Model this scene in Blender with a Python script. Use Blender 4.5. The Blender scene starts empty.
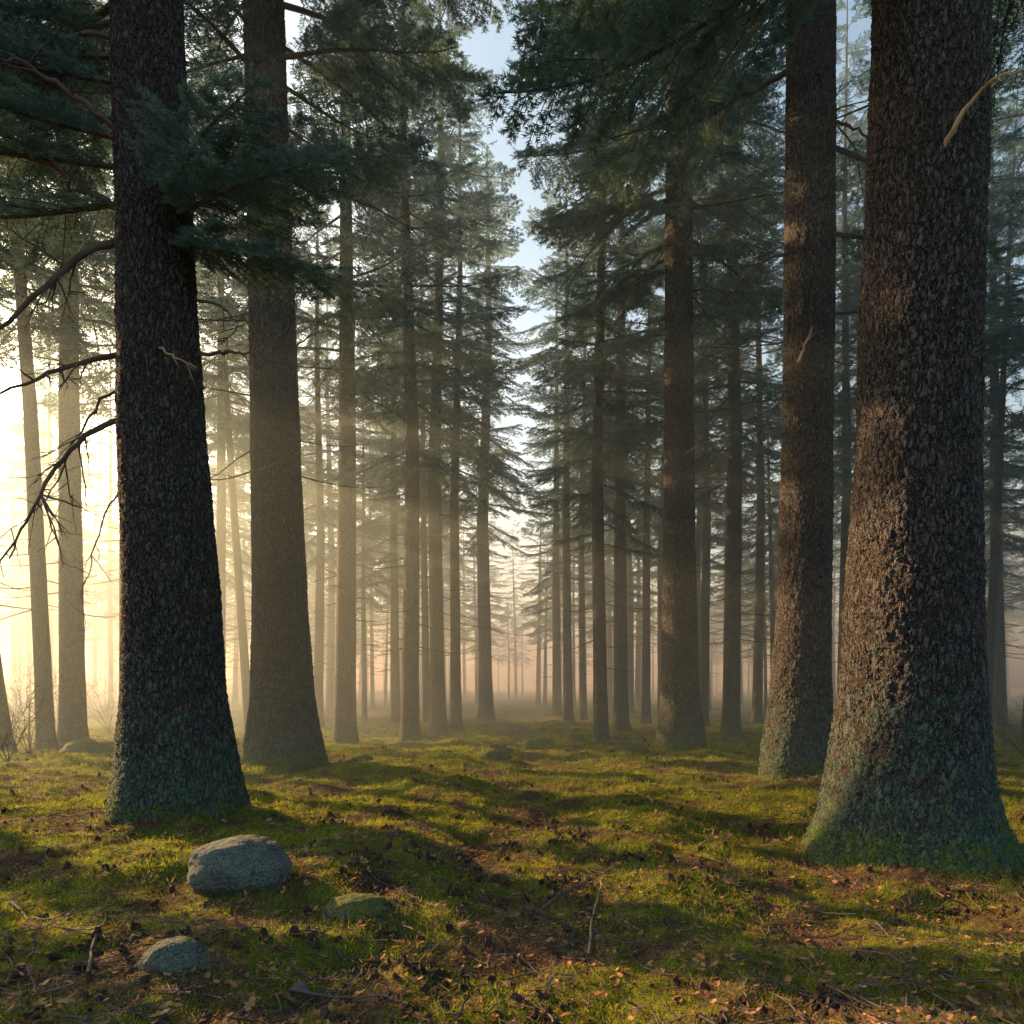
import bpy, math, numpy as np, random
from mathutils import Matrix, Vector, Euler
rng=np.random.default_rng(7); random.seed(7)
F=683.0; CH=1.6; HY=690.0
SAZ=math.radians(53); SEL=math.radians(18.5)
scene=bpy.context.scene
# ---------------------------------------------------------------- noise
def _h(ix,iy,s):
    n=(ix.astype(np.int64)*374761393+iy.astype(np.int64)*668265263+s*144269504)&0xffffffff
    n=((n^(n>>13))*1274126177)&0xffffffff
    n=((n^(n>>16))*2246822519)&0xffffffff
    return (n^(n>>15))/4294967296.0
def pn(x,y,s=0):
    x=np.asarray(x,float);y=np.asarray(y,float)
    x0=np.floor(x);y0=np.floor(y);fx=x-x0;fy=y-y0
    u=fx*fx*fx*(fx*(fx*6-15)+10);v=fy*fy*fy*(fy*(fy*6-15)+10)
    def g(ix,iy,dx,dy):
        a=_h(ix,iy,s)*2*np.pi
        return np.cos(a)*dx+np.sin(a)*dy
    a=g(x0,y0,fx,fy);b=g(x0+1,y0,fx-1,fy);c=g(x0,y0+1,fx,fy-1);d=g(x0+1,y0+1,fx-1,fy-1)
    return (a*(1-u)+b*u)*(1-v)+(c*(1-u)+d*u)*v*1.0
def px(x,yb):
    Y=F*CH/(yb-HY); return ((x-512)*Y/F, Y)
# ---------------------------------------------------------------- tree list
HERO=[
 dict(base=868,prof=[(-260,890,992),(0,875,985),(200,868,980),(400,860,975),(550,851,974),(700,840,977),(780,828,984),(830,815,998),(868,800,1014)],seed=1,H=30,cv=0,cs=1.15,kf=.62),
 dict(base=822,prof=[(-260,108,170),(0,112,182),(200,118,190),(400,120,202),(600,125,220),(700,124,226),(770,118,238),(822,106,252)],seed=2,H=30,cv=1,cs=1.1,kf=.2),
 dict(base=768,prof=[(-260,240,276),(0,243,284),(200,247,291),(400,250,299),(600,252,308),(700,250,315),(768,241,328)],seed=3,H=30,cv=2,cs=1.1,kf=.3),
 dict(base=784,prof=[(-260,790,836),(0,787,835),(200,785,835),(400,783,833),(600,778,831),(700,769,831),(782,756,836)],seed=4,H=30,cv=3,cs=1.1,kf=.4),
 dict(base=752,prof=[(-300,672,688),(0,668,690),(200,665,693),(400,664,694),(600,662,697),(700,660,700),(751,654,709)],seed=5,H=28,cv=0,cs=1.0,kf=.0),
]
for h in HERO:
    r=h['prof'][-1]; rp_=(r[2]-r[1])/2
    Y=F*CH/(h['base']-HY)/(1-h['kf']*rp_/F); h['Y']=Y
    h['X']=((r[1]+r[2])/2-512)*Y/F
MID=[(345,741,346,19,1.0,1),(410,740,406,16,.95,2),(438,733,439,14,1.0,3),(456,731,459,10,.9,0),(601,743,601,13,.85,4),
(621,731,621,13,.95,1),(731,739,731,15,1.0,2),(73,746,70,21,1.0,1),(47,749,14,14,.95,3),(486,722,487,13,1.0,2),(5,752,-60,14,.95,3),
(318,729,318,9,.8,2),(427,724,420,7,.8,3),(250,733,214,8,.9,3),(396,726,392,8,.9,4),(219,731,222,10,.95,1),
(568,723,566,9,.95,3),(557,718,556,8,.9,4),(583,721,584,7,.9,1),(646,724,650,8,.95,0),(703,728,706,9,.9,3),(757,726,760,9,.95,2),
(842,731,846,10,1.0,4),(862,727,858,8,.9,1),(1000,728,992,11,1.0,2),(985,736,1012,8,.8,4),(125,735,122,10,.95,3),(1035,741,1040,17,1.0,1)]
ALLXY=[(h['X'],h['Y'],1.0) for h in HERO]
MIDP=[]
for m in MID:
    X,Y=px(m[0],m[1]); MIDP.append((X,Y)); ALLXY.append((X,Y,.6))
# ---------------------------------------------------------------- ground height
def path_x(y): return 0.15+0.012*y-0.25*np.sin(y*0.35)*np.exp(-y/30)
def gh(x,y):
    x=np.asarray(x,float);y=np.asarray(y,float)
    h=0.20*pn(x/5.5+3.1,y/5.5,1)+0.20*pn(x/1.9,y/1.9+9,2)+0.12*pn(x/.75,y/.75,3)+0.055*pn(x/.28,y/.28,4)+0.022*pn(x/.1,y/.1,5)
    d=np.abs(x-path_x(y))
    h=h-0.08*np.exp(-(d/0.7)**2)*(y>-5)+0.06*np.exp(-((d-1.6)/0.7)**2)
    for (tx,ty,s) in ALLXY[:16]:
        h=h+0.06*s*np.exp(-((x-tx)**2+(y-ty)**2)/(1.1*s)**2)
    far=np.clip((np.hypot(x,y)-60)/100,0,1)
    return h+far*far*3.0*(0.5+pn(x/60,y/60,8))
def litter(x,y):
    d=np.abs(x-path_x(y)-0.25*pn(y/1.3,x*0,14))
    l=np.exp(-(d/0.6)**2)*.35
    n=pn(x/2.2,y/2.2,11)*.8+pn(x/.8,y/.8,12)*0.9+pn(x/.3,y/.3,13)*.8
    l=l+n*1.0+0.20
    l=l+0.35*np.clip((4.8-y)/1.5,0,1)*(0.4+np.clip(-x/2,0,1))
    for (tx,ty,s) in ALLXY[:5]:
        l=l+0.3*np.exp(-(((x-tx)**2+(y-ty)**2)**.5-1.1)**2/.25)
    return np.clip(l,0,1)
# ---------------------------------------------------------------- mesh helper
def mk(name,V,Fc,mats,smooth=False,mi=None,attrs=None,parent=None,link=True):
    me=bpy.data.meshes.new(name)
    V=np.asarray(V,np.float32)
    if not isinstance(Fc,list): Fc=[Fc]
    Fc=[np.asarray(f,np.int32) for f in Fc if len(f)]
    loops=np.concatenate([f.ravel() for f in Fc])
    tot=np.concatenate([np.full(len(f),f.shape[1],np.int32) for f in Fc])
    st=np.concatenate([[0],np.cumsum(tot)[:-1]]).astype(np.int32)
    me.vertices.add(len(V)); me.vertices.foreach_set('co',V.ravel())
    me.loops.add(len(loops)); me.loops.foreach_set('vertex_index',loops)
    me.polygons.add(len(tot)); me.polygons.foreach_set('loop_start',st)
    for m in mats: me.materials.append(m)
    if mi is not None: me.polygons.foreach_set('material_index',np.asarray(mi,np.int32))
    me.polygons.foreach_set('use_smooth',np.full(len(tot),smooth,bool))
    me.update(calc_edges=True)
    if attrs:
        for k,a in attrs.items():
            at=me.attributes.new(k,'FLOAT','POINT'); at.data.foreach_set('value',np.asarray(a,np.float32))
    if not link: return me
    ob=bpy.data.objects.new(name,me); scene.collection.objects.link(ob)
    if parent: ob.parent=parent
    return ob
def empty(name,loc=(0,0,0)):
    e=bpy.data.objects.new(name,None); e.location=loc; e.empty_display_size=.3; scene.collection.objects.link(e); return e
def tube(pts,rad,n=6):
    pts=np.asarray(pts,float); m=len(pts); rad=np.broadcast_to(rad,(m,))
    t=np.gradient(pts,axis=0); t/=np.linalg.norm(t,axis=1)[:,None]+1e-9
    ref=np.array([0,0,1.]) if abs(t[:,2]).mean()<.8 else np.array([1.,0,0])
    a=np.cross(t,ref); a/=np.linalg.norm(a,axis=1)[:,None]+1e-9; b=np.cross(t,a)
    th=np.linspace(0,2*np.pi,n,endpoint=False)
    V=pts[:,None]+rad[:,None,None]*(a[:,None]*np.cos(th)[None,:,None]+b[:,None]*np.sin(th)[None,:,None])
    V=V.reshape(-1,3); i=np.arange(m-1)[:,None]*n; j=np.arange(n)[None]; k=(j+1)%n
    Q=np.stack([i+j,i+k,i+n+k,i+n+j],-1).reshape(-1,4)
    return V,Q
class Acc:
    def __init__(s): s.V=[];s.Q=[];s.T=[];s.n=0
    def add(s,V,Q=None,T=None):
        if Q is not None: s.Q.append(Q+s.n)
        if T is not None: s.T.append(T+s.n)
        s.V.append(V); s.n+=len(V)
    def get(s):
        f=[]
        if s.Q: f.append(np.concatenate(s.Q))
        if s.T: f.append(np.concatenate(s.T))
        return np.concatenate(s.V),f
# ---------------------------------------------------------------- materials
def newmat(name):
    m=bpy.data.materials.new(name); m.use_nodes=True; nt=m.node_tree; nt.nodes.clear()
    o=nt.nodes.new('ShaderNodeOutputMaterial'); return m,nt,o
class NB:
    def __init__(s,nt): s.nt=nt
    def n(s,t,**k):
        nd=s.nt.nodes.new(t)
        for a,b in k.items(): setattr(nd,a,b)
        return nd
    def l(s,a,b): s.nt.links.new(a,b)
    def noise(s,co,sc,det=3,rough=.55):
        n=s.n('ShaderNodeTexNoise'); n.inputs['Scale'].default_value=sc;n.inputs['Detail'].default_value=det;n.inputs['Roughness'].default_value=rough
        if co is not None: s.l(co,n.inputs['Vector'])
        return n.outputs['Fac']
    def ramp(s,f,stops):
        r=s.n('ShaderNodeValToRGB'); e=r.color_ramp.elements
        while len(e)<len(stops): e.new(.5)
        for i,(p,c) in enumerate(stops):
            e[i].position=p; e[i].color=(c,c,c,1) if not hasattr(c,'__len__') else (*c,1)
        s.l(f,r.inputs['Fac']); return r.outputs['Color']
    def mix(s,f,a,b,mode='MIX'):
        m=s.n('ShaderNodeMix',data_type='RGBA',blend_type=mode)
        for i,v in ((0,f),(6,a),(7,b)):
            if isinstance(v,(int,float)): m.inputs[i].default_value=v
            elif isinstance(v,tuple): m.inputs[i].default_value=(*v,1)
            else: s.l(v,m.inputs[i])
        return m.outputs[2]
    def math(s,op,a,b=None,c=None,clamp=False):
        m=s.n('ShaderNodeMath',operation=op,use_clamp=clamp)
        for i,v in enumerate((a,b,c)):
            if v is None: continue
            if isinstance(v,(int,float)): m.inputs[i].default_value=v
            else: s.l(v,m.inputs[i])
        return m.outputs[0]
def bark_mat(name,disp,dark=1.0):
    m,nt,o=newmat(name); b=NB(nt)
    tc=b.n('ShaderNodeTexCoord'); oi=b.n('ShaderNodeObjectInfo')
    off=b.n('ShaderNodeVectorMath',operation='SCALE'); off.inputs[0].default_value=(31,17,53); b.l(oi.outputs['Random'],off.inputs['Scale'])
    add=b.n('ShaderNodeVectorMath',operation='ADD'); b.l(tc.outputs['Object'],add.inputs[0]); b.l(off.outputs[0],add.inputs[1])
    mp=b.n('ShaderNodeMapping'); mp.inputs['Scale'].default_value=(1,1,.36); b.l(add.outputs[0],mp.inputs['Vector'])
    nz=b.n('ShaderNodeTexNoise'); nz.inputs['Scale'].default_value=16; nz.inputs['Detail'].default_value=3; nz.inputs['Roughness'].default_value=.65; b.l(mp.outputs[0],nz.inputs['Vector'])
    sc=b.n('ShaderNodeVectorMath',operation='SCALE'); sc.inputs['Scale'].default_value=.15; b.l(nz.outputs['Color'],sc.inputs[0])
    ad=b.n('ShaderNodeVectorMath',operation='ADD'); b.l(mp.outputs[0],ad.inputs[0]); b.l(sc.outputs[0],ad.inputs[1])
    vo=b.n('ShaderNodeTexVoronoi',feature='DISTANCE_TO_EDGE'); vo.inputs['Scale'].default_value=19; b.l(ad.outputs[0],vo.inputs['Vector'])
    pl=b.ramp(vo.outputs['Distance'],[(0,0.),(.11,.6),(.28,1.)])
    fine=b.noise(mp.outputs[0],75,4,.7); big=b.noise(add.outputs[0],2.2,3); med=b.noise(ad.outputs[0],24,4,.65)
    hgt=b.math('ADD',b.math('MULTIPLY',pl,.75),b.math('ADD',b.math('MULTIPLY',fine,.4),b.math('MULTIPLY',med,1.5)))
    c1=b.mix(b.ramp(med,[(.35,0.),(.65,1.)]),(.046*dark,.041*dark,.042*dark),(.105*dark,.092*dark,.091*dark))
    c1=b.mix(b.ramp(fine,[(.45,0.),(.75,1.)]),c1,(.18*dark,.165*dark,.162*dark))
    c2=b.mix(pl,(.012,.010,.010),c1)
    c2=b.mix(b.math('MULTIPLY',b.ramp(big,[(.5,0.),(.72,1.)]),.5),c2,(.08,.056,.045))
    sp=b.n('ShaderNodeSeparateXYZ'); b.l(tc.outputs['Object'],sp.inputs[0])
    zn=b.noise(add.outputs[0],6,5,.72)
    zf=b.math('MULTIPLY_ADD',sp.outputs['Z'],-0.6,1.25)
    mo=b.math('ADD',zf,b.math('MULTIPLY_ADD',zn,4.2,-2.25),clamp=True)
    mo=b.math('MULTIPLY',mo,b.math('MULTIPLY_ADD',pl,.5,.35))
    lich=b.mix(fine,(.028,.060,.045),(.13,.22,.165))
    c3=b.mix(b.math('MULTIPLY',mo,.85),c2,lich)
    zf2=b.math('MULTIPLY_ADD',sp.outputs['Z'],-2.2,1.1)
    mo2=b.math('ADD',zf2,b.math('MULTIPLY_ADD',zn,5.5,-3.0),clamp=True)
    c3=b.mix(b.math('MULTIPLY',mo2,.9),c3,b.mix(b.ramp(fine,[(.35,0.),(.65,1.)]),(.025,.045,.010),(.16,.20,.04)))
    p=b.n('ShaderNodeBsdfPrincipled'); p.inputs['Roughness'].default_value=.9; p.inputs['Specular IOR Level'].default_value=.15
    b.l(c3,p.inputs['Base Color'])
    b.l(p.outputs[0],o.inputs[0])
    if disp:
        d=b.n('ShaderNodeDisplacement'); d.inputs['Scale'].default_value=.034; d.inputs['Midlevel'].default_value=1.4; b.l(hgt,d.inputs['Height']); b.l(d.outputs[0],o.inputs['Displacement'])
        m.displacement_method='BOTH'
    else:
        bp=b.n('ShaderNodeBump'); bp.inputs['Distance'].default_value=.03; bp.inputs['Strength'].default_value=1; b.l(hgt,bp.inputs['Height']); b.l(bp.outputs[0],p.inputs['Normal'])
    return m
M_barkN=bark_mat('bark_near',True); M_bark=bark_mat('bark',False,1.05)
def simple(name,c1,c2,scale,rough=.9,transl=0,tcol=None,bump=0):
    m,nt,o=newmat(name); b=NB(nt); tc=b.n('ShaderNodeTexCoord')
    g=b.n('ShaderNodeNewGeometry')
    f=b.noise(tc.outputs['Object'],scale,2)
    f=b.ramp(f,[(.35,0.),(.65,1.)])
    f=b.math('ADD',b.math('MULTIPLY',f,.6),b.math('MULTIPLY',g.outputs['Random Per Island'],.4))
    col=b.mix(f,c1,c2)
    if transl:
        d=b.n('ShaderNodeBsdfDiffuse'); b.l(col,d.inputs[0]); t=b.n('ShaderNodeBsdfTranslucent')
        b.l(b.mix(1.0,col,tcol,'MULTIPLY'),t.inputs[0])
        ms=b.n('ShaderNodeMixShader'); ms.inputs[0].default_value=transl; b.l(d.outputs[0],ms.inputs[1]); b.l(t.outputs[0],ms.inputs[2]); b.l(ms.outputs[0],o.inputs[0])
    else:
        p=b.n('ShaderNodeBsdfPrincipled'); p.inputs['Roughness'].default_value=rough; p.inputs['Specular IOR Level'].default_value=.2
        b.l(col,p.inputs[0]); b.l(p.outputs[0],o.inputs[0])
        if bump:
            bp=b.n('ShaderNodeBump'); bp.inputs['Distance'].default_value=bump; b.l(b.noise(tc.outputs['Object'],scale*6,4,.7),bp.inputs['Height']); b.l(bp.outputs[0],p.inputs['Normal'])
    return m
M_need=simple('needles',(.036,.105,.142),(.100,.210,.255),.9,transl=.34,tcol=(1.4,1.1,.75))
M_needN=simple('needles_near',(.060,.145,.170),(.165,.290,.310),2.2,transl=.34,tcol=(1.4,1.1,.75))
M_twig=simple('branch_bark',(.045,.034,.028),(.13,.10,.085),3,bump=.01)
M_dry=simple('dry_wood',(.22,.14,.08),(.40,.29,.18),6,bump=.004)
M_moss=simple('moss_blades',(.055,.095,.014),(.33,.35,.045),2.5,transl=.42,tcol=(1.4,1.4,.6))
M_neel=simple('fallen_needles',(.10,.05,.022),(.34,.19,.085),2)
M_leaf=simple('dead_leaves',(.20,.075,.03),(.48,.28,.15),4,transl=.2,tcol=(1,.8,.6))
M_cone=simple('cones',(.018,.011,.008),(.07,.042,.028),8,bump=.01)
# ground
mG,nt,o=newmat('forest_floor'); b=NB(nt); tc=b.n('ShaderNodeTexCoord').outputs['Object']
la=b.n('ShaderNodeAttribute',attribute_name='litter').outputs['Fac']
n1=b.noise(tc,9,5,.75); n2=b.noise(tc,45,4,.75); n3=b.noise(tc,1.1,3); n4=b.noise(tc,160,2,.7)
lf=b.math('ADD',la,b.math('MULTIPLY_ADD',n1,2.4,-1.2)); lf=b.ramp(lf,[(.3,0.),(.58,1.)])
moss=b.mix(n3,(.075,.115,.018),(.27,.265,.035)); moss=b.mix(b.ramp(n2,[(.38,1.),(.6,0.)]),moss,(.025,.03,.009)); moss=b.mix(b.ramp(n4,[(.5,0.),(.68,1.)]),moss,(.32,.32,.06))
lit=b.mix(b.ramp(n2,[(.36,0.),(.66,1.)]),(.026,.018,.013),(.14,.090,.058)); lit=b.mix(b.ramp(n4,[(.52,0.),(.68,1.)]),lit,(.29,.20,.12))
p=b.n('ShaderNodeBsdfPrincipled'); p.inputs['Roughness'].default_value=.95; p.inputs['Specular IOR Level'].default_value=.1
b.l(b.mix(lf,moss,lit),p.inputs[0])
bp=b.n('ShaderNodeBump'); bp.inputs['Distance'].default_value=.07; bp.inputs['Strength'].default_value=1
b.l(b.math('ADD',b.math('MULTIPLY',n1,.8),b.math('ADD',b.math('MULTIPLY',n2,.6),b.math('MULTIPLY',n4,.25))),bp.inputs['Height']); b.l(bp.outputs[0],p.inputs['Normal']); b.l(p.outputs[0],o.inputs[0])
def rockmat(name,mossy):
    m,nt,o=newmat(name); b=NB(nt); tc=b.n('ShaderNodeTexCoord').outputs['Object']
    a=b.noise(tc,9,5,.7); f=b.noise(tc,70,4,.75)
    c=b.mix(b.ramp(a,[(.35,0.),(.65,1.)]),(.055,.068,.062),(.150,.172,.158)); c=b.mix(b.ramp(f,[(.52,0.),(.68,1.)]),c,(.27,.30,.27)); c=b.mix(b.ramp(f,[(.34,1.),(.46,0.)]),c,(.018,.022,.020))
    g=b.n('ShaderNodeNewGeometry'); sp=b.n('ShaderNodeSeparateXYZ'); b.l(g.outputs['Normal'],sp.inputs[0])
    mf=b.math('ADD',b.math('MULTIPLY',sp.outputs['Z'],.6),b.math('MULTIPLY_ADD',a,3.5,-2.25+mossy),clamp=True)
    c=b.mix(mf,c,b.mix(b.ramp(f,[(.35,0.),(.65,1.)]),(.03,.045,.01),(.17,.185,.045)))
    p=b.n('ShaderNodeBsdfPrincipled'); p.inputs['Roughness'].default_value=.9; p.inputs['Specular IOR Level'].default_value=.2; b.l(c,p.inputs[0])
    bp=b.n('ShaderNodeBump'); bp.inputs['Distance'].default_value=.06; b.l(b.math('ADD',a,b.math('MULTIPLY',f,.4)),bp.inputs['Height']); b.l(bp.outputs[0],p.inputs['Normal']); b.l(p.outputs[0],o.inputs[0]); return m
M_rock=rockmat('granite',-.1); M_rock2=rockmat('granite_with_moss',.25); M_rockm=rockmat('mossy_granite',.95)
# ---------------------------------------------------------------- ground mesh
n=860
u=np.linspace(-1,1,n); s=2.6*np.sinh(5.35*u)
gx=s; gy=4.5+s
X,Yg=np.meshgrid(gx,gy); Z=gh(X,Yg)
V=np.stack([X,Yg,Z],-1).reshape(-1,3)
i=np.arange(n-1)[:,None]*n; j=np.arange(n-1)[None]
Q=np.stack([i+j,i+j+1,i+n+j+1,i+n+j],-1).reshape(-1,4)
mk('ground',V,Q,[mG],smooth=True,attrs={'litter':litter(X,Yg).ravel()})
# ---------------------------------------------------------------- trunks
def trunk_mesh(cz,cx,cy,cr,H,nr,dz,seed,lobe,mat,name,zfine=None):
    zs=[];z=-.25
    while z<H:
        zs.append(z); z+=dz*(1 if (zfine is None or z<zfine) else 8)
    zs=np.array(zs)
    x=np.interp(zs,cz,cx);y=np.interp(zs,cz,cy);r=np.interp(zs,cz,cr)
    if nr>60:
        for _ in range(3):
            w=21; r=np.convolve(np.pad(r,w//2,mode='edge'),np.ones(w)/w,'valid'); x=np.convolve(np.pad(x,w//2,mode='edge'),np.ones(w)/w,'valid')
    th=np.linspace(0,2*np.pi,nr,endpoint=False)
    fl=np.exp(-np.clip(zs,0,None)/.35)
    ph=seed*1.7
    L=(np.cos(th*5+ph)*.5+np.cos(th*3+ph*2)*.4+np.cos(th*8+ph*3)*.25)
    R=r[:,None]*(1+lobe*fl[:,None]*L[None])+ r[:,None]*.05*pn(np.cos(th)[None]*1.3+seed*3+zs[:,None]*.2,np.sin(th)[None]*1.3+zs[:,None]*.9,seed)+r[:,None]*.03*pn(np.cos(th)[None]*4+seed,np.sin(th)[None]*4+zs[:,None]*2,seed+5)
    V=np.stack([x[:,None]+R*np.cos(th),y[:,None]+R*np.sin(th),np.broadcast_to(zs[:,None],R.shape)],-1).reshape(-1,3)
    m=len(zs); i=np.arange(m-1)[:,None]*nr; j=np.arange(nr)[None]; kk=(j+1)%nr
    Q=np.stack([i+j,i+kk,i+nr+kk,i+nr+j],-1).reshape(-1,4)
    return mk(name,V,Q,[mat],smooth=True,link=False)
def obj(name,me,parent=None,loc=None,rot=None,sc=None):
    ob=bpy.data.objects.new(name,me); scene.collection.objects.link(ob)
    if parent: ob.parent=parent
    if loc is not None: ob.location=loc
    if rot is not None: ob.rotation_euler=rot
    if sc is not None: ob.scale=(sc,sc,sc)
    return ob
# ---------------------------------------------------------------- boughs
def bough(L,seed,nneed,nl,nw,sec_sp=.13,ter_sp=.075,droop=.22,hang=.3,bare=.15,drop=.12,wid=.34):
    r=np.random.default_rng(seed); A=Acc()
    t=np.linspace(0,1,14)
    ax=np.stack([L*t*(1-.05*t),L*.05*np.sin(t*5+seed)*t,-droop*L*t**1.6+.10*L*t**4],-1)
    V,Q=tube(ax,.016*L*(1-t*.88)*.8+.002,5); A.add(V,Q)
    P0=[];D=[];LN=[];
    ns=int(L*(1-bare)/sec_sp)
    for k in range(ns):
        for sgn in (-1,1):
            if r.random()<drop: continue
            tt=bare+(1-bare)*(k+r.random()*.8)/ns
            p=np.array([np.interp(tt,t,ax[:,c]) for c in range(3)])
            prof=(min(1,(tt-bare)/.22+.35))*(1-tt)**.75
            ln=L*wid*prof*(.55+.7*r.random())+.10
            ang=math.radians(r.uniform(42,68))
            d=np.array([math.cos(ang),sgn*math.sin(ang),-r.uniform(.0,hang)]); d/=np.linalg.norm(d)
            m=5; q=np.linspace(0,1,m)[:,None]
            sp=p+d*ln*q+np.array([0.15*ln,0,-hang*.5*ln])*q**2
            V,Q=tube(sp,(.006*(1-q[:,0]*.8)*ln/.8+.0015),3); A.add(V,Q)
            nt=int(ln/ter_sp)+1
            for a in range(nt):
                for s2 in (-1,1):
                    if r.random()<.1: continue
                    f=(a+r.random()*.7)/nt; f=min(f,.99)
                    pp=p+d*ln*f+np.array([0.15*ln,0,-hang*.5*ln])*f*f
                    dd=d*math.cos(.85)+s2*np.cross(d,[0,0,1])*math.sin(.85)+np.array([0,0,r.normal(-.12,.2)])
                    P0.append(pp);D.append(dd/np.linalg.norm(dd));LN.append((.05+.13*(1-f)*min(1,ln/.5))*r.uniform(.7,1.3))
            P0.append(sp[-2]);D.append(d);LN.append(.12)
    P0=np.array(P0);D=np.array(D);LN=np.array(LN);K=len(P0)
    f=np.linspace(0,1,nneed)[None]*np.ones((K,1))+r.normal(0,.03,(K,nneed))
    pos=P0[:,None]+D[:,None]*(LN[:,None]*f)[...,None]
    side=np.cross(D,[0,0,1.]);side/=np.linalg.norm(side,axis=1)[:,None]+1e-9
    up=np.cross(side,D)
    sg=np.where(np.arange(nneed)%2==0,1.,-1.)[None]*np.ones((K,1))
    al=r.normal(0.25,.4,(K,nneed))
    nd=D[:,None]*.65+side[:,None]*(sg*np.cos(al))[...,None]*.8+up[:,None]*np.sin(al)[...,None]*.8
    nd/=np.linalg.norm(nd,axis=2)[...,None]
    l=nl*r.uniform(.7,1.25,(K,nneed))
    w=np.cross(nd,up[:,None]+r.normal(0,.5,(K,nneed,3)));w/=np.linalg.norm(w,axis=2)[...,None]+1e-9
    a=pos-w*nw*.5;bb=pos+w*nw*.5;mid=pos+nd*l[...,None]
    T=np.stack([a,bb,mid],2).reshape(-1,3); nT=np.arange(len(T)).reshape(-1,3)
    c1=P0-side*nw*.35;c2=P0+side*nw*.35;c3=P0+D*LN[:,None]; T2=np.stack([c1,c2,c3],1).reshape(-1,3)
    A.add(T,None,nT); A.add(T2,None,np.arange(len(T2)).reshape(-1,3))
    V,Fc=A.get(); return V,Fc[0],Fc[1]
def xf(V,az,tilt,sc,loc,roll=0):
    M=(Matrix.Rotation(az,3,'Z')@Matrix.Rotation(-tilt,3,'Y')@Matrix.Rotation(roll,3,'X'))
    return V@np.array(M).T*sc+np.asarray(loc)
TB=[bough(3.2,50+k,6,.085,.026,droop=.10+.05*k,hang=.2+.09*k,sec_sp=.17,ter_sp=.10,wid=.38) for k in range(4)]
def crown(name,zb,zt,nb,Rmax,seed):
    r=np.random.default_rng(seed); V=[];Q=[];T=[];n=0
    ga=2.399
    for k in range(nb):
        f=(k+r.random())/nb; z=zb+(zt-zb)*f**.95
        ln=Rmax*((1-f)**.7*.9+.10)*r.uniform(.6,1.15)*min(1,.55+f*4)
        v,q,t=TB[r.integers(4)]
        til=math.radians(-12+38*f+r.normal(0,8))
        vv=xf(v,k*ga+r.normal(0,.4),til,ln/3.2,(0,0,z),r.normal(0,.25))
        V.append(vv);Q.append(q+n);T.append(t+n);n+=len(v)
    for k in range(18):
        z=r.uniform(zb*.35,zb+1); a=r.uniform(0,6.28); ln=r.uniform(.5,2.6)
        t=np.linspace(0,1,7); pts=np.stack([ln*t,.08*ln*np.sin(t*4+k),(-.25*t+r.normal(0,.06)*t**2+.15*t**3)*ln],-1)
        v,q=tube(pts,.016*(1-t*.85)+.003,4); v=xf(v,a,0,1,(0,0,z)); V.append(v);Q.append(q+n);n+=len(v)
        for c in range(3):
            b0=pts[2+c*1]; e=b0+np.array([.3,r.choice([-1,1])*.3,-.05])*ln*.6
            v,q=tube([b0,(b0+e)/2+[0,0,.03],e],[.007,.005,.002],3); v=xf(v,a,0,1,(0,0,z)); V.append(v);Q.append(q+n);n+=len(v)
    Q=np.concatenate(Q);T=np.concatenate(T)
    mi=np.concatenate([np.ones(len(Q)),np.zeros(len(T))])
    return mk(name,np.concatenate(V),[Q,T],[M_need,M_twig],mi=mi,link=False)
CR=[crown('crown',9.5,29.6,84,4.3,1),crown('crown',11,30,78,4.5,2),crown('crown',8.5,29.6,88,4.0,3),crown('crown',12,30,76,4.7,4),crown('crown',7,29.6,94,3.8,5)]
GT=[]
for k in range(4):
    H=29; cz=np.array([-.3,0,.3,.8,2,10,20,H]);R0=.26
    cr=np.array([1.75,1.65,1.35,1.16,1.05,.85,.5,.06])*R0
    cx=np.array([0,0,0,0,.02,.1,-.05,0])*(k-1.5);cy=cx*0
    GT.append(trunk_mesh(cz,cx,cy,cr,H,20,.35,10+k,.07,M_bark,'trunk'))
for h in HERO:
    Y=h['Y'];bx=h['X']; e=empty('spruce_tree',(bx,Y,0)); h['e']=e
    cz=[];cx=[];cr=[]
    for (yp,a,c) in h['prof']:
        cz.append(CH+(HY-yp)*Y/F); cx.append(((a+c)/2-512)*Y/F-bx); cr.append((c-a)/2*Y/F)
    cz=np.array(cz[::-1]);cx=np.array(cx[::-1]);cr=np.array(cr[::-1])*.94
    cz[0]=0
    h['cz']=cz;h['cx']=cx
    zt=cz[-1]; cz=np.append(cz,h['H']);sl=(cx[-1]-cx[-2])/(cz[-2]-cz[-3]);cx=np.append(cx,cx[-1]+.3*sl*(h['H']-zt));cr=np.append(cr,.05)
    cz=np.insert(cz,0,-.3);cx=np.insert(cx,0,cx[0]);cr=np.insert(cr,0,cr[0]*1.1)
    near=h['base']>765
    me=trunk_mesh(cz,cx,cx*0,cr,h['H'],260 if h['base']>800 else (190 if near else 120),.013 if h['base']>800 else .02 if near else .04,h['seed'],.09,M_barkN,'trunk',zfine=Y+3.0)
    obj('trunk',me,e)
    obj('crown',CR[h['cv']],e,loc=(cx[-2],0,4.0 if h['base']>800 else 2.5),rot=(0,0,h['seed']*1.3),sc=h['cs'])
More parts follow.
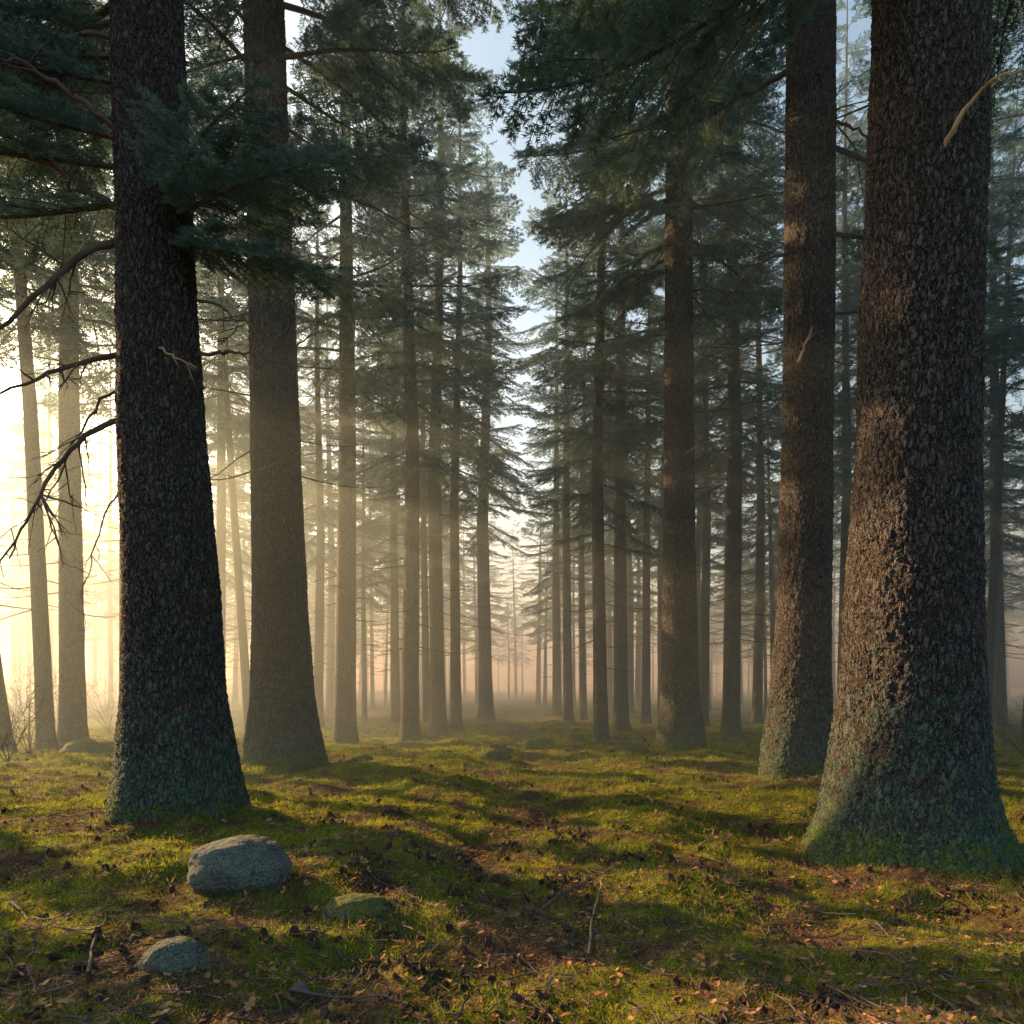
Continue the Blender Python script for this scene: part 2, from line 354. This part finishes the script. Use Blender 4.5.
for m,(X0,Y0) in zip(MID,MIDP):
    e=empty('spruce_tree',(X0,Y0,float(gh(X0,Y0))-.12))
    dx=(m[2]-m[0])*Y0/F; dzz=(m[1]-200)*Y0/F; ang=math.atan2(dx,dzz)
    r=m[3]*Y0/F/2; k=r/(.26*.97)
    t=obj('trunk',GT[random.randrange(4)],e); t.rotation_euler=(0,ang,0); t.scale=(k,k,m[4]*1.0)
    c=obj('crown',CR[m[5]],e); c.matrix_local=Matrix.Rotation(ang,4,'Y')@Matrix.Rotation(random.uniform(0,6.28),4,'Z')@Matrix.Scale(m[4],4)
df=empty('distant_forest'); pts=[(a,c) for a,c,_ in ALLXY]; cnt=0; tries=0
while cnt<315 and tries<16000:
    tries+=1
    Y=random.uniform(27,140); X=random.uniform(-.9*Y-12,.9*Y+12)
    if Y<62 and abs(X-.012*Y)<1.7+.008*Y: continue
    pp=X*math.cos(SAZ)+Y*math.sin(SAZ); tt=-X*math.sin(SAZ)+Y*math.cos(SAZ)
    if -1<pp<19 and 24<tt<90 and random.random()<.96: continue
    if X/Y<-.85 and Y<50 : continue
    md=2.5+Y*.011
    if any((X-a)**2+(Y-c)**2<md*md for a,c in pts): continue
    pts.append((X,Y)); cnt+=1
    young=random.random()<.3
    sc=random.uniform(.5,.68) if young else random.uniform(.72,1.12); rz=random.uniform(0,6.28); k=random.uniform(.45,1.15)*(.6 if young else 1)
    z=float(gh(X,Y))-.1
    t=obj('trunk',GT[random.randrange(4)],df,(X,Y,z)); t.scale=(k,k,sc)
    t.rotation_euler=(random.gauss(0,.012),random.gauss(0,.015),rz)
    obj('crown',CR[random.randrange(5)],df,(X,Y,z),(0,0,rz),sc)
for X,Y in [(13,9),(16,-2),(17,15),(-13,-6),(12,20),(20,22),(-15,13),(-19,17)]:
    e=empty('spruce_tree',(X,Y,float(gh(X,Y))-.1)); obj('trunk',GT[random.randrange(4)],e,sc=1.15); obj('crown',CR[1 if X<0 else random.randrange(5)],e,rot=(0,0,X),sc=1.05)
# ---------------------------------------------------------------- near boughs
NBM=[]
for k in range(3):
    v,q,t=bough(2.6,90+k,22,.040,.0085,droop=.08+.06*k,hang=.2+.1*k,sec_sp=.085,ter_sp=.057,drop=.07,wid=.39)
    NBM.append(mk('bough',v,[q,t],[M_needN,M_twig],mi=np.concatenate([np.ones(len(q)),np.zeros(len(t))]),link=False))
def add_bough(h,ypx,az,tilt,sc,kind):
    z=CH+(HY-ypx)*h['Y']/F; x=float(np.interp(z,h['cz'],h['cx']))
    o_=bpy.data.objects.new('bough',NBM[kind]); scene.collection.objects.link(o_); o_.parent=h['e']
    o_.matrix_local=Matrix.Translation((x,0,z))@Matrix.Rotation(math.radians(az),4,'Z')@Matrix.Rotation(-math.radians(tilt),4,'Y')@Matrix.Scale(sc,4)
R_,A_,B_,C_,D_=HERO
for a in [(A_,205,-42,2,1.0,0),(A_,190,-14,2,1.05,1),(A_,220,-28,-4,1.1,0),(A_,235,-8,-8,.95,2),(A_,245,-20,-12,.85,1),(A_,175,-165,2,1.15,0),(A_,200,-178,-2,1.25,2),(A_,150,-150,2,1.1,1),(A_,120,178,2,1.3,0),(A_,90,-160,2,1.2,2),
          (A_,20,170,5,1.4,0),(A_,-80,-150,-8,1.4,1),(A_,60,-170,0,1.3,1),(A_,-40,-175,-8,1.5,0),(A_,-20,160,-4,1.6,2),
          (B_,60,-15,-5,1.7,1),(B_,0,10,-5,1.9,2),(B_,-60,-20,-8,1.9,0),(B_,110,190,0,1.5,1),(B_,-40,200,-5,1.6,2),(B_,260,20,0,1.2,2),(B_,-80,0,-10,2.1,1),(B_,180,-20,-4,1.3,0),(B_,220,170,-6,1.2,0),
          (C_,-20,180,-8,2.1,1),(C_,60,165,-12,1.7,2),(C_,-60,200,-10,2.2,0),(C_,0,-20,0,1.7,1),(C_,140,10,-8,1.5,2),(C_,230,-5,-10,1.3,0),(C_,-80,170,-14,2.2,2),
          (R_,-60,185,-5,1.6,2),(R_,-60,20,-5,1.3,0),(R_,-120,160,-12,1.9,0),
          (D_,120,170,-5,1.7,1),(D_,200,190,-10,1.6,2),(D_,100,10,-8,1.6,0),(D_,250,150,-14,1.4,1),(D_,330,200,-14,1.1,2),(D_,290,-20,-10,1.3,1),(D_,160,215,-8,1.6,0),(D_,210,-30,-10,1.5,0)]:
    add_bough(*a)
def limb(h,pts,r0,mat=M_twig,twigs=5,seed=0,dy=0,name='dead_limb'):
    r=np.random.default_rng(seed); Y=h['Y']; P=[]
    for i,(x,y) in enumerate(pts):
        yy=Y+dy*i/(len(pts)-1)
        P.append([(x-512)*yy/F-h['X'],yy-Y,CH+(HY-y)*yy/F])
    P=np.array(P); m=18; s=np.linspace(0,1,len(P)); q=np.linspace(0,1,m)
    C=np.stack([np.interp(q,s,P[:,c]) for c in range(3)],-1)
    for _ in range(2): C[1:-1]=(C[:-2]+C[1:-1]*2+C[2:])/4
    C[1:]+=r.normal(0,.012,(m-1,3))
    A=Acc(); v,f=tube(C,r0*(1-q*.8),8); A.add(v,f)
    L=np.linalg.norm(P[-1]-P[0])
    for k in range(twigs):
        i=r.integers(5,m-1); d=C[i]-C[i-1]; d/=np.linalg.norm(d); d=d*.6+r.normal(0,.55,3); d[2]-=.2; d/=np.linalg.norm(d)
        ln=L*r.uniform(.12,.35); w=np.linspace(0,1,7)[:,None]; pp=C[i]+d*ln*w+np.array([0,0,-.12*ln])*w**2+r.normal(0,.012,(7,3))*w
        v,f=tube(pp,r0*.32*(1-w[:,0]*.8)+.001,5); A.add(v,f)
        for g in range(3):
            j=r.integers(2,6); d2=d*.5+r.normal(0,.6,3); d2/=np.linalg.norm(d2); l2=ln*.4
            v,f=tube(pp[j]+d2*l2*np.linspace(0,1,4)[:,None],r0*.14*np.array([1,.8,.6,.3])+.0008,4); A.add(v,f)
    V,Fc=A.get(); mk(name,V,Fc,[mat],smooth=True,parent=h['e'])
for i,(pts_,r0,tw,dy) in enumerate([([(135,240),(95,245),(50,280),(0,332),(-40,350)],.055,7,-.6),([(135,352),(80,362),(30,382),(-30,405)],.04,8,-.8),([(135,415),(90,430),(60,462),(25,520),(10,560)],.04,12,-.8),
   ([(140,215),(100,200),(60,168),(0,150),(-40,150)],.06,6,-.5),([(140,140),(100,118),(60,85),(20,60),(-20,40)],.05,8,-1),([(150,60),(100,30),(50,40),(0,20)],.045,8,-.5),
   ([(190,355),(230,352),(262,356)],.03,3,-.3),([(180,180),(215,170),(260,172),(300,180)],.035,5,.5),([(130,480),(110,500),(92,560),(80,600)],.015,6,-.5),([(130,380),(100,400),(70,450),(50,500),(0,540)],.02,9,-.4),([(195,300),(225,305),(240,330),(215,345)],.02,5,-.3)]):
    limb(A_,pts_,r0,twigs=tw,seed=i,dy=dy)
def stub(h,pts,r0,seed):
    r=np.random.default_rng(seed); rad=((h['prof'][3][2]-h['prof'][3][1])/2)*h['Y']/F*.82; P=[]
    for i,(x,y) in enumerate(pts):
        yy=h['Y']-rad-.12*i
        P.append([(x-512)*yy/F-h['X'],yy-h['Y'],CH+(HY-y)*yy/F])
    P=np.array(P); m=12; s=np.linspace(0,1,len(P)); q=np.linspace(0,1,m)
    C=np.stack([np.interp(q,s,P[:,c]) for c in range(3)],-1); C[1:]+=r.normal(0,.010,(m-1,3))
    A=Acc(); v,f=tube(C,r0*(1-q*.7),8); A.add(v,f)
    for k in range(3):
        i=r.integers(4,9); d=(C[i+1]-C[i-1]); d/=np.linalg.norm(d); d=d*.6+r.normal(0,.5,3)
        v,f=tube([C[i],C[i]+d*.08,C[i]+d*.16],[r0*.35,r0*.25,.001],5); A.add(v,f)
    V,Fc=A.get(); mk('branch_stub',V,Fc,[M_dry],smooth=True,parent=h['e'])
stub(A_,[(160,348),(175,357),(198,369)],.016,3)
stub(R_,[(944,150),(955,125),(975,95),(995,78),(1024,68)],.028,4)
stub(C_,[(799,362),(805,345),(813,326)],.03,5)
stub(D_,[(682,457),(690,450),(699,444)],.03,6)
for i,(h,pts_,r0) in enumerate([(C_,[(800,-60),(770,10),(725,70),(690,110),(650,130)],.07),(B_,[(290,200),(330,190),(390,215),(440,250)],.04),(B_,[(270,120),(230,140),(195,150)],.035),(B_,[(275,270),(235,262),(205,275)],.035),
   (C_,[(825,120),(860,130),(900,170)],.035),(D_,[(690,250),(740,240),(790,260)],.035),(D_,[(672,200),(630,210),(590,250),(560,300)],.04),(C_,[(795,250),(760,262),(720,300)],.03),(B_,[(290,350),(320,330),(350,335)],.02),(B_,[(275,390),(255,330),(228,300)],.02)]):
    limb(h,pts_,r0,twigs=8,seed=20+i,dy=-1)
# ---------------------------------------------------------------- rocks
import bmesh
from mathutils import noise
def rock(name,x,y,w,d,h,seed,mat,zc):
    bm=bmesh.new(); bmesh.ops.create_icosphere(bm,subdivisions=6,radius=1)
    for v in bm.verts:
        c=v.co.copy(); k=1+.16*noise.noise(c*1.0+Vector((seed,0,0)))+.07*noise.noise(c*2.6+Vector((0,seed,0)))+.03*noise.noise(c*7)+.015*noise.noise(c*19)
        c=c*k; v.co=Vector((c.x*w/2,c.y*d/2,c.z*h/2))
    me=bpy.data.meshes.new(name); bm.to_mesh(me); bm.free(); me.materials.append(mat)
    for p in me.polygons: p.use_smooth=True
    return obj(name,me,None,(x,y,zc))
def rp(xp,yp,wp,hp,seed,mat,sink=.3,name='boulder'):
    X,Y=px(xp,yp); w=wp*Y/F; Y+=w*.3; w=wp*Y/F; X=(xp-512)*Y/F; vis=hp*Y/F*.86; h=vis/(1-sink)
    g=float(gh(X,Y)); return rock(name,X,Y,w,w*.75,h,seed,mat,g+vis-h/2)
rp(241,904,101,55,3,M_rock,.22); rp(174,992,66,30,5,M_rock2,.5); rp(357,924,66,20,8,M_rockm,.5); rp(92,755,60,18,9,M_rockm,.4); rp(540,748,28,11,11,M_rockm,.4)
rp(575,745,20,8,12,M_rockm,.4);rp(630,754,36,12,13,M_rockm,.4);rp(300,985,18,9,16,M_rock,.4,'stone');rp(495,760,34,9,21,M_rockm,.5);rp(360,765,30,10,22,M_rockm,.4)
# ---------------------------------------------------------------- ground cover
def scat(N,y0,y1,wide=.85):
    Y=np.exp(rng.uniform(math.log(y0),math.log(y1),N)); X=rng.uniform(-1,1,N)*(wide*Y+1.0); return X,Y
def clear(X,Y):
    ok=np.ones(len(X),bool)
    for h in HERO: ok&=((X-h['X'])**2+(Y-h['Y'])**2)>(.62*((h['prof'][-1][2]-h['prof'][-1][1])/2*h['Y']/F))**2
    return ok
X,Y=scat(620000,2.3,38); l=litter(X,Y)+rng.normal(0,.22,len(X)); ok=(l<.52)&clear(X,Y); X=X[ok];Y=Y[ok];N=len(X)
S=(Y/4)**.6; hh=rng.gamma(2.5,.0078,N)*S+.006; w=.0026*S*rng.uniform(.7,1.4,N); a=rng.uniform(0,6.28,N); ln=rng.uniform(.2,1.3,N)*hh; b2=rng.uniform(0,6.28,N); z=gh(X,Y)-.002
P=np.stack([np.stack([X-w*np.cos(a),Y-w*np.sin(a),z],-1),np.stack([X+w*np.cos(a),Y+w*np.sin(a),z],-1),np.stack([X+ln*np.cos(b2),Y+ln*np.sin(b2),z+hh],-1)],1).reshape(-1,3)
mk('moss',P,np.arange(3*N).reshape(-1,3),[M_moss])
X,Y=scat(420000,2.3,20); l=litter(X,Y)+rng.normal(0,.28,len(X)); ok=(l>.25); X=X[ok];Y=Y[ok];N=len(X); S=(Y/4)**.5
a=rng.uniform(0,6.28,N); L=rng.uniform(.018,.055,N)*S; w=.0018*S; z=gh(X,Y)+.004+rng.uniform(0,.014,N); dz=rng.uniform(-.3,.7,N)*L
c,s_=np.cos(a),np.sin(a)
P=np.stack([np.stack([X-w*s_,Y+w*c,z],-1),np.stack([X+w*s_,Y-w*c,z],-1),np.stack([X+L*c,Y+L*s_,z+dz],-1)],1).reshape(-1,3)
mk('fallen_needles',P,np.arange(3*N).reshape(-1,3),[M_neel])
X,Y=scat(10500,2.4,22); N=len(X); A=Acc()
ol=np.array([[0,0],[.25,.22],[.32,.12],[.55,.34],[.62,.18],[.85,.2],[1.05,0],[.85,-.2],[.62,-.18],[.55,-.34],[.32,-.12],[.25,-.22]])
z=gh(X,Y)
for k in range(N):
    sz=random.uniform(.018,.062)*(1 if Y[k]<7 else 1.3)*(1.5 if random.random()<.12 else 1); cu=random.uniform(-.5,1.1)
    q=ol-[.5,0]; zz=cu*(q[:,1]**2*2+q[:,0]**2*.8)
    v=np.stack([q[:,0],q[:,1],zz],-1); v=np.vstack([v,[0,0,0]])
    Rm=np.array(Euler((random.gauss(0,.35),random.gauss(0,.35),random.uniform(0,6.28))).to_matrix())
    v=v@Rm.T*sz+[X[k],Y[k],z[k]+.022]
    A.add(v,None,np.array([[12,i,(i+1)%12] for i in range(12)]))
V,Fc=A.get(); mk('dead_leaves',V,Fc,[M_leaf])
bm=bmesh.new(); bmesh.ops.create_icosphere(bm,subdivisions=2,radius=1); bm.verts.ensure_lookup_table(); IV=np.array([v.co[:] for v in bm.verts]); IF=np.array([[v.index for v in f.verts] for f in bm.faces]); bm.free()
A=Acc()
cl=[]
X,Y=scat(2600,2.5,26); l=litter(X,Y)+rng.normal(0,.3,2600)
for k in range(2600):
    if l[k]>.2: cl.append((X[k],Y[k],random.uniform(.006,.024)*(1+Y[k]*.04)))
for _ in range(95):
    cy=math.exp(random.uniform(math.log(3.2),math.log(18))); cx=path_x(cy)+random.gauss(0,.18*cy+.6)
    for k in range(random.randint(6,22)):
        cl.append((cx+random.gauss(0,.10),cy+random.gauss(0,.07),random.uniform(.008,.028)))
for (x,y,sz) in cl:
    Rm=np.array(Euler((random.uniform(0,6),random.uniform(0,6),random.uniform(0,6.28))).to_matrix())
    v=IV*(1+rng.uniform(-.35,.35,len(IV)))[:,None]*[1.7,1,1]; v=v@Rm.T*sz+[x,y,float(gh(x,y))+sz*.4]
    A.add(v,None,IF)
V,Fc=A.get(); mk('fallen_cones',V,Fc,[M_cone])
A=Acc();NT=3400;X,Y=scat(NT,2.4,24)
for k in range(NT):
    L=random.uniform(.05,.45)*(1+Y[k]*.03); a=random.uniform(0,6.28); m=7; t=np.linspace(-.5,.5,m); bend=random.uniform(-.3,.3)
    xx=X[k]+L*(t*math.cos(a)-bend*t*t*math.sin(a))+rng.normal(0,.006,m); yy=Y[k]+L*(t*math.sin(a)+bend*t*t*math.cos(a))+rng.normal(0,.006,m); r=random.uniform(.0018,.0075)
    zz=gh(xx,yy); zz=np.maximum(zz,zz.mean())+.014+np.abs(t)*random.uniform(0,.07)
    v,q=tube(np.stack([xx,yy,zz],-1),r*(1-.6*(t+.5)),5); A.add(v,q)
    if L>.2:
        for g in range(3):
            i=random.randrange(1,6); p0=np.array([xx[i],yy[i],zz[i]]); aa=a+random.choice([-1,1])*.8; e=p0+np.array([math.cos(aa),math.sin(aa),.12])*L*.3
            v,q=tube([p0,(p0+e)/2,e],[r*.5,r*.4,r*.2],4); A.add(v,q)
V,Fc=A.get(); mk('fallen_twigs',V,Fc,[M_twig])
def stick(pts,r,mat,lift=.02,name='fallen_branch',seed=0,tw=4):
    rr=np.random.default_rng(seed); P=[]
    for x,y in pts:
        X,Y=px(x,y); P.append([X,Y])
    P=np.array(P); q=np.linspace(0,1,14); s=np.linspace(0,1,len(P)); C=np.stack([np.interp(q,s,P[:,0]),np.interp(q,s,P[:,1])],-1)+rr.normal(0,.006,(14,2))
    z=gh(C[:,0],C[:,1]); z=np.maximum(z,np.interp(q,[0,1],[z[0],z[-1]]))+lift
    C=np.column_stack([C,z]); A=Acc(); v,f=tube(C,r*(1-.65*q),7); A.add(v,f)
    for k in range(tw):
        i=rr.integers(3,12); d=C[i+1]-C[i-1]; d/=np.linalg.norm(d); sd=np.array([-d[1],d[0],.3])*rr.choice([-1,1]); e=C[i]+(d*.7+sd*.6)*rr.uniform(.06,.2)
        v,f=tube([C[i],(C[i]+e)/2+rr.normal(0,.006,3),e],[r*.5,r*.4,r*.15],5); A.add(v,f)
    V,Fc=A.get(); mk(name,V,Fc,[mat],smooth=True)
stick([(588,945),(592,915),(598,895),(603,878)],.008,M_dry,.03,seed=1,tw=1)
stick([(535,905),(560,890),(600,872),(622,866)],.012,M_twig,seed=2)
stick([(88,990),(96,960),(104,935),(108,915)],.012,M_twig,.03,seed=3)
stick([(290,985),(340,992),(390,990),(420,1000)],.011,M_twig,seed=4)
stick([(700,850),(712,838),(716,826)],.010,M_dry,.03,seed=5,tw=1)
stick([(435,880),(440,862),(446,850)],.010,M_twig,.03,seed=6,tw=2)
stick([(0,905),(30,925),(60,930),(90,925)],.010,M_twig,seed=7)
stick([(820,940),(880,960),(930,985)],.011,M_twig,seed=8)
def shrub(x,y,h,seed):
    r=np.random.default_rng(seed); A=Acc()
    for s in range(9):
        d=np.array([r.normal(0,.35),r.normal(0,.35),1]); d/=np.linalg.norm(d); ln=h*r.uniform(.5,1); q=np.linspace(0,1,8)[:,None]
        C=d*ln*q+r.normal(0,.02*h,(8,3))*q+np.array([d[0],d[1],-.2])*ln*.4*q**2; v,f=tube(C,.009*(1-q[:,0]*.8),5); A.add(v,f)
        for k in range(12):
            i=r.integers(2,8); d2=d*.6+r.normal(0,.6,3); d2/=np.linalg.norm(d2); l2=ln*r.uniform(.15,.4); w=np.linspace(0,1,4)[:,None]
            pp=C[i]+d2*l2*w+r.normal(0,.02,(4,3))*w; v,f=tube(pp,.004*(1-w[:,0]*.7),3); A.add(v,f)
            for g in range(2):
                d3=d2+r.normal(0,.6,3); d3/=np.linalg.norm(d3); v,f=tube([pp[2],pp[2]+d3*l2*.4],[.002,.001],3); A.add(v,f)
    V,Fc=A.get(); ob=mk('bare_shrub',V,Fc,[M_twig]); ob.location=(x,y,float(gh(x,y)))
for i,(xp,yp,h) in enumerate([(8,770,2.2),(30,758,2.6),(60,742,2.8),(-20,800,1.6),(110,735,2.5),(1005,745,1.6),(975,735,2.0),(940,728,2.2),(1030,760,1.4),(180,728,2.5),(290,724,2.2),(15,735,3)]):
    X,Y=px(xp,yp); shrub(X,Y,h,i)
# ---------------------------------------------------------------- mist
def mist(nm,dens,g,col,loc,scl,par=None):
    mm,nt,o=newmat(nm); b=NB(nt)
    vs=b.n('ShaderNodeVolumeScatter'); vs.inputs['Color'].default_value=(*col,1); vs.inputs['Density'].default_value=dens; vs.inputs['Anisotropy'].default_value=g
    b.l(vs.outputs[0],o.inputs['Volume'])
    bm=bmesh.new(); bmesh.ops.create_cube(bm,size=1); me=bpy.data.meshes.new(nm); bm.to_mesh(me); bm.free(); me.materials.append(mm)
    ob=obj(nm,me,par,loc); ob.scale=scl
me_=empty('mist')
mist('low_mist',.0115,.40,(.84,.97,1),(0,91,4),(160,148,12),me_)
mist('high_haze',.0065,.38,(.76,.95,1),(0,87,10),(170,156,30),me_)
# ---------------------------------------------------------------- light
sd=Vector((-math.sin(SAZ)*math.cos(SEL),math.cos(SAZ)*math.cos(SEL),math.sin(SEL)))
sl=bpy.data.lights.new('sun','SUN'); sl.energy=22; sl.angle=math.radians(.5); sl.color=(1,.66,.30)
so=bpy.data.objects.new('sun',sl); scene.collection.objects.link(so); so.rotation_euler=sd.to_track_quat('Z','Y').to_euler()
w=bpy.data.worlds.new('World'); scene.world=w; w.use_nodes=True; nt=w.node_tree; bg=nt.nodes['Background']
sk=nt.nodes.new('ShaderNodeTexSky'); sk.sky_type='NISHITA'; sk.sun_disc=False; sk.sun_elevation=SEL; sk.sun_rotation=-SAZ; sk.dust_density=3.5; sk.ozone_density=1.0
tint=nt.nodes.new('ShaderNodeMix'); tint.data_type='RGBA'; tint.blend_type='MULTIPLY'; tint.inputs[0].default_value=1; tint.inputs[7].default_value=(.95,1.0,.90,1)
nt.links.new(sk.outputs[0],tint.inputs[6]); nt.links.new(tint.outputs[2],bg.inputs[0]); bg.inputs[1].default_value=.36
# ---------------------------------------------------------------- camera
cd=bpy.data.cameras.new('camera'); cd.sensor_width=36; cd.lens=36*F/1024; cd.shift_y=(HY-512)/1024; cd.clip_end=1500
co=bpy.data.objects.new('camera',cd); scene.collection.objects.link(co); co.location=(0,0,CH); co.rotation_euler=(math.radians(90),0,0); scene.camera=co
scene.view_settings.view_transform='Standard'; scene.view_settings.look='None'; scene.view_settings.exposure=0
